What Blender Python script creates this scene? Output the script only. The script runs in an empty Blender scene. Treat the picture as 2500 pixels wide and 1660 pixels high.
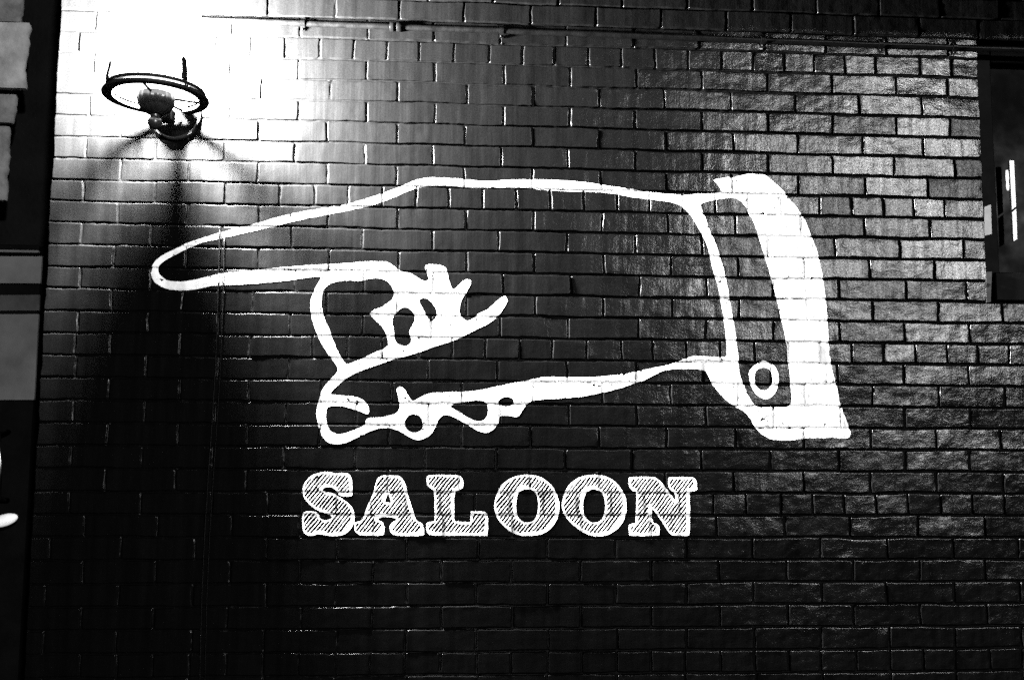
import bpy, math, random, json
import numpy as np
from mathutils import Vector, Matrix

random.seed(4)
scene = bpy.context.scene
COL = scene.collection
Z0, CH = 2.98, 0.075            # height of the topmost header course, course height
XL, XR = -0.7914, 2.4827        # left end of the wall, left jamb of the window
XEND = 3.9
CMIN, CMAX = -9, 39             # courses built (39 = pavement level)
WIN_C0, WIN_C1 = -1, 11         # courses interrupted by the window
DATA = json.loads(r'''{"J":{"-3":[0.71,0.94,1.173,1.41,1.65,1.888,2.12,2.352,2.574],"-2":[0.149,0.375,0.605,0.842,1.078,1.314,1.552,1.789,2.023,2.269,2.493],"-1":[0.265,0.497,0.733,0.968,1.211,1.447,1.686,1.917,2.143,2.372,2.598],"0":[-0.726,-0.61,-0.493,-0.376,-0.258,-0.139,-0.021,0.099,0.218,0.333,0.449,0.571,0.695,0.812,0.927,1.049,1.167,1.287,1.409,1.531,1.647,1.761,1.874,1.985,2.101,2.266],"1":[-0.673,-0.441,-0.207,0.028,0.264,0.504,0.748,0.985,1.221,1.459,1.696,1.935,2.173,2.366],"2":[-0.561,-0.329,-0.095,0.139,0.376,0.617,0.852,1.086,1.32,1.563,1.798,2.034,2.267],"3":[-0.679,-0.433,-0.201,0.034,0.269,0.506,0.746,0.982,1.217,1.457,1.696,1.933,2.168,2.369],"4":[-0.568,-0.336,-0.102,0.133,0.374,0.613,0.85,1.085,1.324,1.567,1.804,2.043,2.267],"5":[-0.683,-0.449,-0.215,0.025,0.264,0.5,0.74,0.976,1.214,1.453,1.692,1.929,2.155,2.38],"6":[-0.564,-0.334,-0.101,0.137,0.374,0.611,0.85,1.092,1.324,1.561,1.803,2.047,2.278],"7":[-0.682,-0.447,-0.21,-0.022,0.095,0.212,0.328,0.444,0.56,0.676,0.795,0.913,1.032,1.149,1.265,1.384,1.501,1.618,1.738,1.879,1.994,2.11,2.224,2.339],"8":[-0.564,-0.332,-0.091,0.144,0.381,0.618,0.855,1.096,1.329,1.571,1.807,2.037,2.279],"9":[-0.681,-0.453,-0.217,0.021,0.262,0.503,0.734,0.973,1.212,1.451,1.687,1.93,2.166,2.402],"10":[-0.571,-0.331,-0.09,0.149,0.388,0.622,0.859,1.103,1.342,1.578,1.815,2.053,2.289],"11":[-0.678,-0.445,-0.204,0.036,0.269,0.508,0.749,0.986,1.227,1.466,1.702,1.939,2.182,2.405],"12":[-0.572,-0.337,-0.102,0.144,0.387,0.624,0.861,1.102,1.343,1.582,1.822,2.059,2.299,2.535],"13":[-0.68,-0.449,-0.214,0.027,0.27,0.504,0.739,0.978,1.224,1.46,1.701,1.938,2.173,2.411],"14":[-0.569,-0.339,-0.105,0.103,0.219,0.338,0.461,0.578,0.69,0.808,0.921,1.042,1.163,1.272,1.391,1.512,1.633,1.752,1.865,1.981,2.094,2.209,2.327,2.439,2.552],"15":[-0.679,-0.447,-0.211,0.024,0.26,0.497,0.733,0.972,1.212,1.447,1.688,1.928,2.165,2.402],"16":[-0.567,-0.334,-0.103,0.135,0.375,0.612,0.854,1.097,1.334,1.569,1.806,2.049,2.29,2.527],"17":[-0.678,-0.446,-0.211,0.022,0.255,0.499,0.74,0.978,1.216,1.457,1.694,1.932,2.166,2.4],"18":[-0.565,-0.335,-0.106,0.134,0.367,0.61,0.847,1.085,1.318,1.558,1.799,2.041,2.275,2.508],"19":[-0.68,-0.449,-0.217,0.019,0.256,0.49,0.729,0.967,1.195,1.439,1.68,1.922,2.16,2.392],"20":[-0.566,-0.337,-0.105,0.131,0.367,0.604,0.844,1.085,1.31,1.55,1.794,2.035,2.269,2.51],"21":[-0.676,-0.447,-0.215,-0.032,0.083,0.198,0.313,0.429,0.543,0.661,0.776,0.891,1.008,1.124,1.241,1.359,1.478,1.593,1.715,1.826,1.938,2.052,2.165,2.28,2.394,2.509]},"hand":[[[0.1414,2.3768],[0.0823,2.3646],[-0.0132,2.3434],[-0.1183,2.3084],[-0.1709,2.2965],[-0.2335,2.2762],[-0.3011,2.2532],[-0.3373,2.2389],[-0.3783,2.2165],[-0.4141,2.1969],[-0.4367,2.1749],[-0.4463,2.1559],[-0.4492,2.1397],[-0.4421,2.1183],[-0.431,2.1024],[-0.4043,2.0867],[-0.3727,2.0802],[-0.3414,2.078],[-0.2997,2.0819],[-0.253,2.0928],[-0.2165,2.0977],[-0.1641,2.1002],[-0.1283,2.1029],[-0.0758,2.108],[-0.0231,2.1132],[0.0296,2.1205],[0.0824,2.1295],[0.1274,2.1341],[0.1147,2.1111],[0.0997,2.0783],[0.091,2.0458],[0.0938,2.0026],[0.1083,1.9544],[0.1307,1.9064],[0.1582,1.8639],[0.1799,1.8374],[0.1921,1.8162],[0.1835,1.8001],[0.1654,1.7839],[0.1502,1.7625],[0.135,1.7411],[0.1304,1.7146],[0.1232,1.6881],[0.1213,1.6617],[0.1274,1.6301],[0.1387,1.5985],[0.155,1.575],[0.1762,1.5646],[0.2024,1.5637],[0.2284,1.5717],[0.2647,1.5888],[0.3011,1.6086],[0.3326,1.6183],[0.3695,1.6201],[0.4013,1.6108],[0.4281,1.5925],[0.4547,1.5805],[0.4706,1.5785],[0.4917,1.586],[0.5127,1.6036],[0.5256,1.6275],[0.5306,1.6461],[0.5437,1.6622],[0.5596,1.666],[0.5864,1.6588],[0.6239,1.6362],[0.6508,1.6204],[0.6776,1.6084],[0.6963,1.6048],[0.7149,1.6129],[0.7309,1.6289],[0.7398,1.645],[0.7397,1.6583],[0.752,1.6664],[0.7735,1.6639],[0.7977,1.6588],[0.811,1.6669],[0.8217,1.6884],[0.835,1.7072],[0.8539,1.7165],[0.8916,1.7211],[0.8583,1.7192],[0.9285,1.7236],[0.9934,1.7274],[1.0477,1.7359],[1.1021,1.7472],[1.1566,1.7612],[1.2004,1.7768],[1.2333,1.7863],[1.2608,1.8001],[1.2994,1.8212],[1.3325,1.8292],[1.3931,1.8314],[1.4427,1.8303],[1.4619,1.8196],[1.4699,1.7968],[1.4861,1.7697],[1.5078,1.7427],[1.535,1.7185],[1.5678,1.697],[1.6006,1.6783],[1.614,1.6567],[1.6273,1.6297],[1.6545,1.6028],[1.6874,1.5895],[1.7205,1.5854],[1.7593,1.5862],[1.7927,1.5913],[1.8189,1.5947],[1.8634,1.596],[1.908,1.5974],[1.9414,1.5927],[1.961,1.5966],[1.967,1.6102],[1.9594,1.6374],[1.9464,1.67],[1.936,1.6972],[1.9262,1.7464],[1.9188,1.7847],[1.9061,1.8341],[1.8991,1.8836],[1.8963,1.9278],[1.895,1.9832],[1.8928,2.0276],[1.8903,2.0834],[1.8856,2.1168],[1.8786,2.1728],[1.8712,2.2176],[1.8637,2.2569],[1.8504,2.2905],[1.8371,2.3242],[1.8265,2.358],[1.8046,2.3916],[1.787,2.419],[1.7714,2.4317],[1.755,2.4598],[1.7327,2.4822],[1.7048,2.5072],[1.6824,2.5238],[1.6598,2.529],[1.62,2.527],[1.5859,2.5188],[1.5688,2.5127],[1.5405,2.5137],[1.5121,2.5057],[1.494,2.5024],[1.5063,2.4913],[1.5201,2.4718],[1.5227,2.4622],[1.5075,2.4573],[1.4455,2.4514],[1.3864,2.4445],[1.3808,2.4455],[1.3163,2.4486],[1.266,2.4549],[1.2046,2.462],[1.1489,2.4692],[1.0933,2.4765],[1.0377,2.4837],[0.9546,2.4891],[0.8716,2.4901],[0.8165,2.4888],[0.7615,2.4859],[0.707,2.4807],[0.6692,2.4799],[0.6144,2.4854],[0.5597,2.488],[0.4943,2.4894],[0.4617,2.4847],[0.4238,2.471],[0.3969,2.4582],[0.3593,2.4407],[0.3164,2.4231],[0.2628,2.4053],[0.2094,2.3876],[0.1399,2.3751],[0.0761,2.36],[-0.0034,2.3402]],[[-0.423,2.159],[-0.413,2.17],[-0.3877,2.1893],[-0.3518,2.2088],[-0.3107,2.2313],[-0.2797,2.2443],[-0.2328,2.2561],[-0.1962,2.2644],[-0.0922,2.2908],[-0.0211,2.3103],[0.0502,2.3292],[0.1299,2.3468],[0.1832,2.3594],[0.2634,2.3776],[0.3277,2.3967],[0.376,2.4199],[0.4244,2.441],[0.4675,2.457],[0.5056,2.4606],[0.5601,2.4601],[0.6038,2.4561],[0.6694,2.4558],[0.7242,2.4598],[0.7791,2.4583],[0.8341,2.4595],[0.8893,2.454],[0.8994,2.4525],[0.9546,2.4503],[1.0377,2.451],[1.0932,2.45],[1.1488,2.4439],[1.2045,2.4338],[1.2602,2.4282],[1.3161,2.4232],[1.3608,2.4146],[1.3831,2.4037],[1.4053,2.3816],[1.4273,2.3483],[1.4492,2.3094],[1.4682,2.2666],[1.4788,2.2276],[1.4866,2.183],[1.5,2.1442],[1.5104,2.0944],[1.5181,2.0501],[1.5241,2.0115],[1.529,1.9674],[1.5328,1.9234],[1.5337,1.8795],[1.5292,1.8739],[1.4987,1.8725],[1.4544,1.8747],[1.4157,1.8748],[1.388,1.868],[1.3603,1.8556],[1.3326,1.8455],[1.2885,1.8358],[1.2445,1.8261],[1.2116,1.8187],[1.1733,1.8101],[1.1022,1.8013],[1.0369,1.7979],[0.9717,1.7962],[0.9283,1.7979],[0.8904,1.7975],[0.858,1.7897],[0.8095,1.7795],[0.7664,1.7721],[0.7132,1.7582],[0.6655,1.7486],[0.6227,1.744],[0.5693,1.7424],[0.516,1.7403],[0.4895,1.7337],[0.4684,1.7228],[0.4473,1.7109],[0.4393,1.713],[0.4311,1.7278],[0.4201,1.7464],[0.4093,1.7586],[0.3987,1.7595],[0.3882,1.753],[0.3911,1.7381],[0.3968,1.7169],[0.4024,1.6983],[0.4,1.6823],[0.3897,1.669],[0.3687,1.6609],[0.3424,1.6554],[0.2949,1.6534],[0.2878,1.6417],[0.2875,1.6322],[0.2797,1.6258],[0.2485,1.6108],[0.212,1.598],[0.1858,1.5973],[0.1645,1.6119],[0.1543,1.6408],[0.1526,1.6672],[0.1573,1.6884],[0.1703,1.6938],[0.2098,1.6914],[0.2522,1.6812],[0.2788,1.6692],[0.2947,1.6656],[0.2987,1.6762],[0.2951,1.6948],[0.2805,1.7132],[0.2565,1.7236],[0.2195,1.7276],[0.1694,1.7293],[0.1666,1.7361],[0.1768,1.7495],[0.1974,1.7683],[0.2181,1.7871],[0.2599,1.8089],[0.3019,1.8254],[0.3546,1.8447],[0.4075,1.8613],[0.4606,1.8754],[0.5137,1.8976],[0.5671,1.9128],[0.6099,1.9311],[0.6473,1.9533],[0.6956,1.9756],[0.7279,2.0006],[0.7493,2.0281],[0.7643,2.0529],[0.7642,2.0666],[0.7571,2.0763],[0.7463,2.0718],[0.7274,2.0578],[0.7113,2.0412],[0.6952,2.0263],[0.6683,2.0161],[0.6576,2.005],[0.6415,1.9912],[0.6254,1.9872],[0.6091,1.9962],[0.6008,2.0124],[0.5989,2.0369],[0.6057,2.0588],[0.6189,2.0808],[0.6322,2.1029],[0.6401,2.1249],[0.6346,2.133],[0.6211,2.1312],[0.605,2.1216],[0.5863,2.0994],[0.5756,2.0954],[0.5673,2.1101],[0.5589,2.1345],[0.5558,2.1619],[0.5475,2.1755],[0.5258,2.1817],[0.488,2.1827],[0.479,2.1743],[0.4829,2.1607],[0.4913,2.1444],[0.4915,2.128],[0.4835,2.1224],[0.4673,2.1276],[0.4456,2.1409],[0.4265,2.1532],[0.4023,2.1566],[0.3833,2.1645],[0.3696,2.1779],[0.3533,2.1875],[0.3318,2.1899],[0.2729,2.1888],[0.2142,2.1818],[0.145,2.1768],[0.0812,2.173],[0.0283,2.1667],[-0.051,2.1599],[-0.1299,2.1461],[-0.1919,2.1429],[-0.2284,2.1353],[-0.2699,2.1238],[-0.3114,2.1124],[-0.3582,2.1078],[-0.3897,2.1111],[-0.4111,2.1242],[-0.4232,2.1401]],[[0.1364,2.0951],[0.1678,2.1146],[0.2155,2.1235],[0.253,2.1187],[0.2902,2.1291],[0.3276,2.1308],[0.3546,2.1203],[0.3712,2.0961],[0.3758,2.0744],[0.3692,2.058],[0.3507,2.0441],[0.335,2.0304],[0.3111,2.0246],[0.2917,2.0081],[0.3037,1.9947],[0.3254,1.9761],[0.3445,1.9521],[0.3557,1.9253],[0.3588,1.9038],[0.351,1.8902],[0.322,1.8792],[0.2957,1.8681],[0.28,1.8572],[0.2563,1.8489],[0.2223,1.8325],[0.2089,1.8431],[0.1896,1.875],[0.1728,1.9123],[0.1586,1.9497],[0.139,1.9925],[0.1284,2.0355],[0.1291,2.0679]],[[0.4124,2.0353],[0.4313,2.0263],[0.4477,2.0076],[0.447,1.9859],[0.4377,1.9668],[0.4273,1.9505],[0.4329,1.9316],[0.4375,1.9155],[0.4308,1.902],[0.4095,1.8979],[0.388,1.9052],[0.3797,1.9229],[0.3765,1.9525],[0.3707,1.9794],[0.373,1.9984],[0.3912,2.023]],[[0.4806,2.0678],[0.4603,2.0593],[0.466,2.0404],[0.4797,2.0189],[0.4881,2.0],[0.5018,1.9823],[0.5151,1.9895],[0.5239,2.0086],[0.5199,2.0303],[0.5034,2.0518]],[[0.4506,1.6695],[0.4296,1.6613],[0.4167,1.64],[0.4223,1.6189],[0.4411,1.6047],[0.4623,1.6033],[0.478,1.614],[0.483,1.6325],[0.4747,1.6564]],[[0.5699,1.6943],[0.5911,1.7036],[0.6338,1.7125],[0.6765,1.7166],[0.6954,1.7098],[0.7025,1.6874],[0.7011,1.6634],[0.6879,1.6473],[0.6666,1.6434],[0.6451,1.6496],[0.6236,1.6628],[0.5968,1.6786]],[[0.7329,1.7117],[0.7462,1.7252],[0.7677,1.7292],[0.7838,1.7245],[0.7936,1.7106],[0.784,1.6988],[0.7625,1.6932],[0.741,1.6984]],[[1.446,2.4164],[1.4658,2.4224],[1.5167,2.4348],[1.5619,2.4415],[1.5889,2.4318],[1.6066,2.4141],[1.6202,2.3832],[1.6366,2.3542],[1.6527,2.3094],[1.6658,2.259],[1.6764,2.2255],[1.6894,2.1752],[1.7026,2.1307],[1.7129,2.0863],[1.7206,2.053],[1.7282,2.0143],[1.7358,1.9811],[1.7434,1.9425],[1.748,1.8984],[1.7499,1.8599],[1.7548,1.827],[1.7557,1.7941],[1.7588,1.7613],[1.7609,1.7285],[1.7548,1.7067],[1.7324,1.6983],[1.6991,1.7019],[1.6602,1.6978],[1.6326,1.703],[1.6135,1.7218],[1.6003,1.7544],[1.5816,1.7979],[1.5765,1.8197],[1.5732,1.8525],[1.5706,1.8964],[1.5659,1.9458],[1.5599,1.9899],[1.5523,2.034],[1.5458,2.0782],[1.5397,2.117],[1.532,2.1559],[1.5241,2.1892],[1.5134,2.2226],[1.5028,2.2616],[1.4893,2.295],[1.4757,2.3285],[1.465,2.3621],[1.4514,2.3956]]],"ring":[[[1.6635,1.8644],[1.6466,1.8533],[1.6269,1.8448],[1.6127,1.8255],[1.6096,1.8091],[1.6146,1.7818],[1.6252,1.7546],[1.6443,1.7357],[1.6663,1.7267],[1.6887,1.7345],[1.7058,1.7554],[1.7149,1.7882],[1.7154,1.8129],[1.7048,1.8402],[1.6856,1.8537]],[[1.6603,1.8408],[1.6406,1.8324],[1.6279,1.8093],[1.6296,1.782],[1.642,1.763],[1.6613,1.7566],[1.6838,1.7661],[1.6942,1.788],[1.6943,1.8154],[1.6824,1.8345]]],"L":{"S":[[[0.142,1.4709],[0.168,1.471],[0.1969,1.4648],[0.2046,1.4685],[0.2308,1.4671],[0.2457,1.4567],[0.2483,1.3905],[0.2222,1.3888],[0.2012,1.3955],[0.1903,1.4163],[0.1692,1.423],[0.1486,1.4162],[0.1478,1.4073],[0.1854,1.4007],[0.2066,1.3878],[0.2331,1.3696],[0.2517,1.3515],[0.2586,1.3256],[0.2555,1.2997],[0.243,1.2764],[0.22,1.2624],[0.1889,1.2583],[0.1577,1.2635],[0.1369,1.2676],[0.1267,1.2609],[0.1061,1.2593],[0.0903,1.2686],[0.0856,1.2892],[0.0833,1.3331],[0.0935,1.3408],[0.1246,1.3409],[0.1378,1.3306],[0.1434,1.3151],[0.1669,1.3099],[0.1848,1.3203],[0.1663,1.3332],[0.1401,1.3409],[0.1138,1.3564],[0.0925,1.3771],[0.0826,1.3978],[0.082,1.4186],[0.0908,1.4394],[0.111,1.4603]]],"A":[[[0.3357,1.4601],[0.3988,1.4604],[0.4147,1.451],[0.4256,1.4301],[0.4297,1.4066],[0.4425,1.3675],[0.4545,1.3362],[0.4618,1.3102],[0.4829,1.3025],[0.49,1.2843],[0.4903,1.2635],[0.4705,1.2594],[0.3972,1.2609],[0.3787,1.2687],[0.3731,1.2894],[0.3833,1.305],[0.3988,1.3128],[0.3908,1.3205],[0.3646,1.3231],[0.3385,1.3205],[0.3345,1.3111],[0.3492,1.3075],[0.3573,1.2946],[0.3584,1.2687],[0.3502,1.2609],[0.2824,1.2609],[0.264,1.2686],[0.2569,1.2841],[0.2565,1.3048],[0.284,1.31],[0.2912,1.336],[0.3061,1.3724],[0.3185,1.4037],[0.3258,1.435]],[[0.3673,1.4038],[0.3559,1.3699],[0.3794,1.3699]]],"L":[[[0.5042,1.4629],[0.6047,1.4633],[0.6197,1.4491],[0.62,1.4229],[0.6079,1.4123],[0.5895,1.407],[0.5907,1.3078],[0.6461,1.3052],[0.6458,1.3391],[0.6537,1.3418],[0.6908,1.3408],[0.7051,1.3314],[0.7047,1.2636],[0.6994,1.2594],[0.5124,1.2609],[0.4991,1.2713],[0.4962,1.2947],[0.4986,1.3051],[0.5249,1.3077],[0.5234,1.4121],[0.5048,1.4199],[0.4956,1.4356],[0.4963,1.4566]]],"O":[[[0.8351,1.4657],[0.8817,1.4591],[0.9193,1.4317],[0.9408,1.3949],[0.9478,1.3633],[0.9436,1.3212],[0.9196,1.2845],[0.8877,1.2636],[0.8399,1.2584],[0.7974,1.2636],[0.7601,1.2897],[0.7333,1.321],[0.7234,1.3628],[0.7327,1.3996],[0.7537,1.4364],[0.7908,1.4587]],[[0.8364,1.4172],[0.8605,1.4115],[0.8723,1.3894],[0.8751,1.3579],[0.8715,1.3264],[0.8556,1.3065],[0.8343,1.3028],[0.813,1.3106],[0.8012,1.3315],[0.7984,1.363],[0.8019,1.3945],[0.8151,1.4129]]],"O2":[[[1.0661,1.4666],[1.1119,1.4599],[1.1442,1.4378],[1.163,1.4113],[1.1737,1.3902],[1.1779,1.3611],[1.1733,1.3215],[1.1489,1.2847],[1.1166,1.2636],[1.0737,1.2558],[1.0309,1.2689],[0.9881,1.3003],[0.9613,1.3318],[0.9533,1.3633],[0.9639,1.4055],[0.9827,1.4372],[1.0203,1.4596]],[[1.0633,1.4179],[1.0902,1.41],[1.1009,1.39],[1.1046,1.361],[1.0996,1.3267],[1.0872,1.3083],[1.0657,1.3019],[1.0416,1.3108],[1.0299,1.3319],[1.0272,1.3634],[1.0321,1.3951],[1.0445,1.412]]],"N":[[[1.1903,1.4581],[1.2717,1.4595],[1.2906,1.4489],[1.3174,1.4171],[1.3469,1.3747],[1.3456,1.4065],[1.3283,1.4144],[1.3203,1.4304],[1.3222,1.457],[1.4077,1.4589],[1.4201,1.4467],[1.4208,1.4147],[1.3962,1.4093],[1.3944,1.2637],[1.3862,1.2595],[1.3375,1.2595],[1.3241,1.269],[1.3001,1.3058],[1.2787,1.3375],[1.2637,1.3533],[1.2633,1.3058],[1.2865,1.2979],[1.2901,1.2795],[1.2878,1.2611],[1.1891,1.2595],[1.1844,1.2689],[1.1845,1.2978],[1.2083,1.3031],[1.2117,1.4088],[1.1928,1.414],[1.1848,1.4326],[1.1849,1.4538]]]}}''')

# ------------------------------------------------------------------ helpers
def tag(o, label=None, cat=None, group=None, kind=None):
    if label: o['label'] = label
    if cat: o['category'] = cat
    if group: o['group'] = group
    if kind: o['kind'] = kind
    return o

def empty(name, loc=(0, 0, 0)):
    o = bpy.data.objects.new(name, None)
    o.location = loc
    o.empty_display_size = 0.1
    COL.objects.link(o)
    return o

def mesh_obj(name, verts, faces, mat, parent=None, smooth=True):
    me = bpy.data.meshes.new(name)
    me.from_pydata([tuple(v) for v in verts], [], [tuple(f) for f in faces])
    me.materials.append(mat)
    if smooth:
        me.polygons.foreach_set('use_smooth', [True] * len(me.polygons))
    me.update()
    o = bpy.data.objects.new(name, me)
    COL.objects.link(o)
    if parent:
        o.parent = parent
        o.matrix_parent_inverse = Matrix.Translation(-Vector(parent.location))
    return o

class MB:
    """collects shapes (world coordinates) for one mesh"""
    def __init__(self): self.v, self.f = [], []
    def add(self, v, f):
        n = len(self.v)
        self.v += [tuple(p) for p in v]
        self.f += [tuple(i + n for i in q) for q in f]
        return self
    def box(self, x0, x1, y0, y1, z0, z1, b=0.0):
        if b <= 0:
            v = [(x0,y0,z0),(x1,y0,z0),(x1,y1,z0),(x0,y1,z0),(x0,y0,z1),(x1,y0,z1),(x1,y1,z1),(x0,y1,z1)]
            f = [(0,3,2,1),(4,5,6,7),(0,1,5,4),(1,2,6,5),(2,3,7,6),(3,0,4,7)]
            return self.add(v, f)
        # bevelled box: rings of 8 points
        def ring(z, i):
            return [(x0+i,y0,z),(x1-i,y0,z),(x1,y0+i,z),(x1,y1-i,z),(x1-i,y1,z),(x0+i,y1,z),(x0,y1-i,z),(x0,y0+i,z)]
        def ringin(z, i):
            return [(x0+i,y0+i,z),(x1-i,y0+i,z),(x1-i,y0+i,z),(x1-i,y1-i,z),(x1-i,y1-i,z),(x0+i,y1-i,z),(x0+i,y1-i,z),(x0+i,y0+i,z)]
        r = [ringin(z0, b), ring(z0+b, b), ring(z1-b, b), ringin(z1, b)]
        v = [p for q in r for p in q]
        f = []
        for k in range(3):
            for j in range(8):
                a, c = k*8+j, k*8+(j+1) % 8
                f.append((a, c, c+8, a+8))
        f.append((7,5,3,1)); f.append((24+0,24+2,24+4,24+6))
        return self.add(v, f)
    def lathe(self, cx, cy, prof, n=48, axis='z', cz=0.0, flute=0.0):
        """prof: (radius, height) list revolved round an axis through (cx, cy, cz)"""
        v, f = [], []
        for (r0, h) in prof:
            for j in range(n):
                a = 2*math.pi*j/n
                r = r0*(1 + flute*min(1, r0/.05)*math.cos(16*a))
                if axis == 'z': v.append((cx+r*math.cos(a), cy+r*math.sin(a), cz+h))
                elif axis == 'y': v.append((cx+r*math.cos(a), cy+h, cz+r*math.sin(a)))
                else: v.append((cx+h, cy+r*math.cos(a), cz+r*math.sin(a)))
        for k in range(len(prof)-1):
            for j in range(n):
                a, b = k*n+j, k*n+(j+1) % n
                f.append((a, b, b+n, a+n))
        return self.add(v, f)
    def tube(self, pts, rad, n=14, cap=True):
        pts = [Vector(p) for p in pts]
        if not hasattr(rad, '__len__'): rad = [rad]*len(pts)
        v, f = [], []
        up = Vector((0.123, 0.31, 0.94))
        for i, p in enumerate(pts):
            t = (pts[min(i+1, len(pts)-1)] - pts[max(i-1, 0)]).normalized()
            a = t.cross(up)
            if a.length < 1e-3: a = t.cross(Vector((1, 0, 0)))
            a.normalize(); b = t.cross(a)
            for j in range(n):
                q = 2*math.pi*j/n
                v.append(p + rad[i]*(math.cos(q)*a + math.sin(q)*b))
        for i in range(len(pts)-1):
            for j in range(n):
                a, b = i*n+j, i*n+(j+1) % n
                f.append((a, b, b+n, a+n))
        if cap:
            f.append(tuple(range(n-1, -1, -1)))
            m = (len(pts)-1)*n
            f.append(tuple(range(m, m+n)))
        return self.add(v, f)
    def ball(self, c, r, n=24, m=14, sx=1, sy=1, sz=1, rot=None):
        prof = [(max(1e-5, math.sin(math.pi*k/m)), -math.cos(math.pi*k/m)) for k in range(m+1)]
        v, f = [], []
        for (rr, h) in prof:
            for j in range(n):
                a = 2*math.pi*j/n
                p = Vector((r*sx*rr*math.cos(a), r*sy*rr*math.sin(a), r*sz*h))
                if rot: p = rot @ p
                v.append(p + Vector(c))
        for k in range(m):
            for j in range(n):
                a, b = k*n+j, k*n+(j+1) % n
                f.append((a, b, b+n, a+n))
        return self.add(v, f)
    def prism(self, poly, y0, y1):
        """outline in x,z (counter-clockwise seen from the street) between y0 (front) and y1"""
        n = len(poly)
        v = [(x, y0, z) for x, z in poly] + [(x, y1, z) for x, z in poly]
        f = [tuple(range(n)), tuple(range(2*n-1, n-1, -1))]
        for j in range(n):
            k = (j+1) % n
            f.append((k, j, j+n, k+n))
        return self.add(v, f)
    def build(self, name, mat, parent=None, smooth=False, auto=None):
        o = mesh_obj(name, self.v, self.f, mat, parent, smooth)
        if auto:
            o.data.polygons.foreach_set('use_smooth', [True]*len(o.data.polygons))
            o.data.set_sharp_from_angle(angle=math.radians(auto))
        return o

# ------------------------------------------------------------------ value noise
def _hash(ix, iy, seed):
    h = (ix.astype(np.int64)*374761393 + iy.astype(np.int64)*668265263 + seed*1442695041) & 0x7fffffff
    h = ((h ^ (h >> 13)) * 1274126177) & 0x7fffffff
    h = (h ^ (h >> 16)) & 0xffffff
    return h / float(0xffffff)*2 - 1
def vnoise(x, y, seed=0):
    ix, iy = np.floor(x), np.floor(y)
    fx, fy = x-ix, y-iy
    fx, fy = fx*fx*fx*(fx*(fx*6-15)+10), fy*fy*fy*(fy*(fy*6-15)+10)
    a, b = _hash(ix, iy, seed), _hash(ix+1, iy, seed)
    c, d = _hash(ix, iy+1, seed), _hash(ix+1, iy+1, seed)
    return (a*(1-fx)+b*fx)*(1-fy) + (c*(1-fx)+d*fx)*fy

# ------------------------------------------------------------------ brickwork
PITCH = 0.2348
def joints_of(c):
    xr = XR if WIN_C0 <= c <= WIN_C1 else XEND
    js = list(DATA['J'].get(str(c), []))
    if not js:
        hdr = (c % 7 == 0)
        rng = random.Random(c*17+3)
        ph = (0.055 if c % 2 else 0.17)
        step = PITCH/2 if hdr else PITCH
        x = XL + ph
        while x < xr-0.05:
            js.append(x + rng.uniform(-.005, .005)); x += step
    else:
        step = js[-1]-js[-2]
        step = PITCH/2 if c % 7 == 0 else PITCH
        x = js[0]-step
        while x > XL+0.03:
            js.insert(0, x); x -= step
        x = js[-1]+step
        while x < xr-0.03:
            js.append(x); x += step
    js = [j for j in js if XL+0.025 < j < xr-0.025]
    return [XL] + js + [xr]
COURSES = {c: np.array(joints_of(c)) for c in range(CMIN, CMAX+1)}

def wob(x, z):
    return (0.0022*vnoise(x*9, z*13, 11) + 0.0011*vnoise(x*38, z*38, 12),
            0.0022*vnoise(x*6, z*11, 13) + 0.0011*vnoise(x*45, z*45, 14))

def smooth01(t):
    t = np.clip(t, 0, 1); return t*t*(3-2*t)

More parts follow.
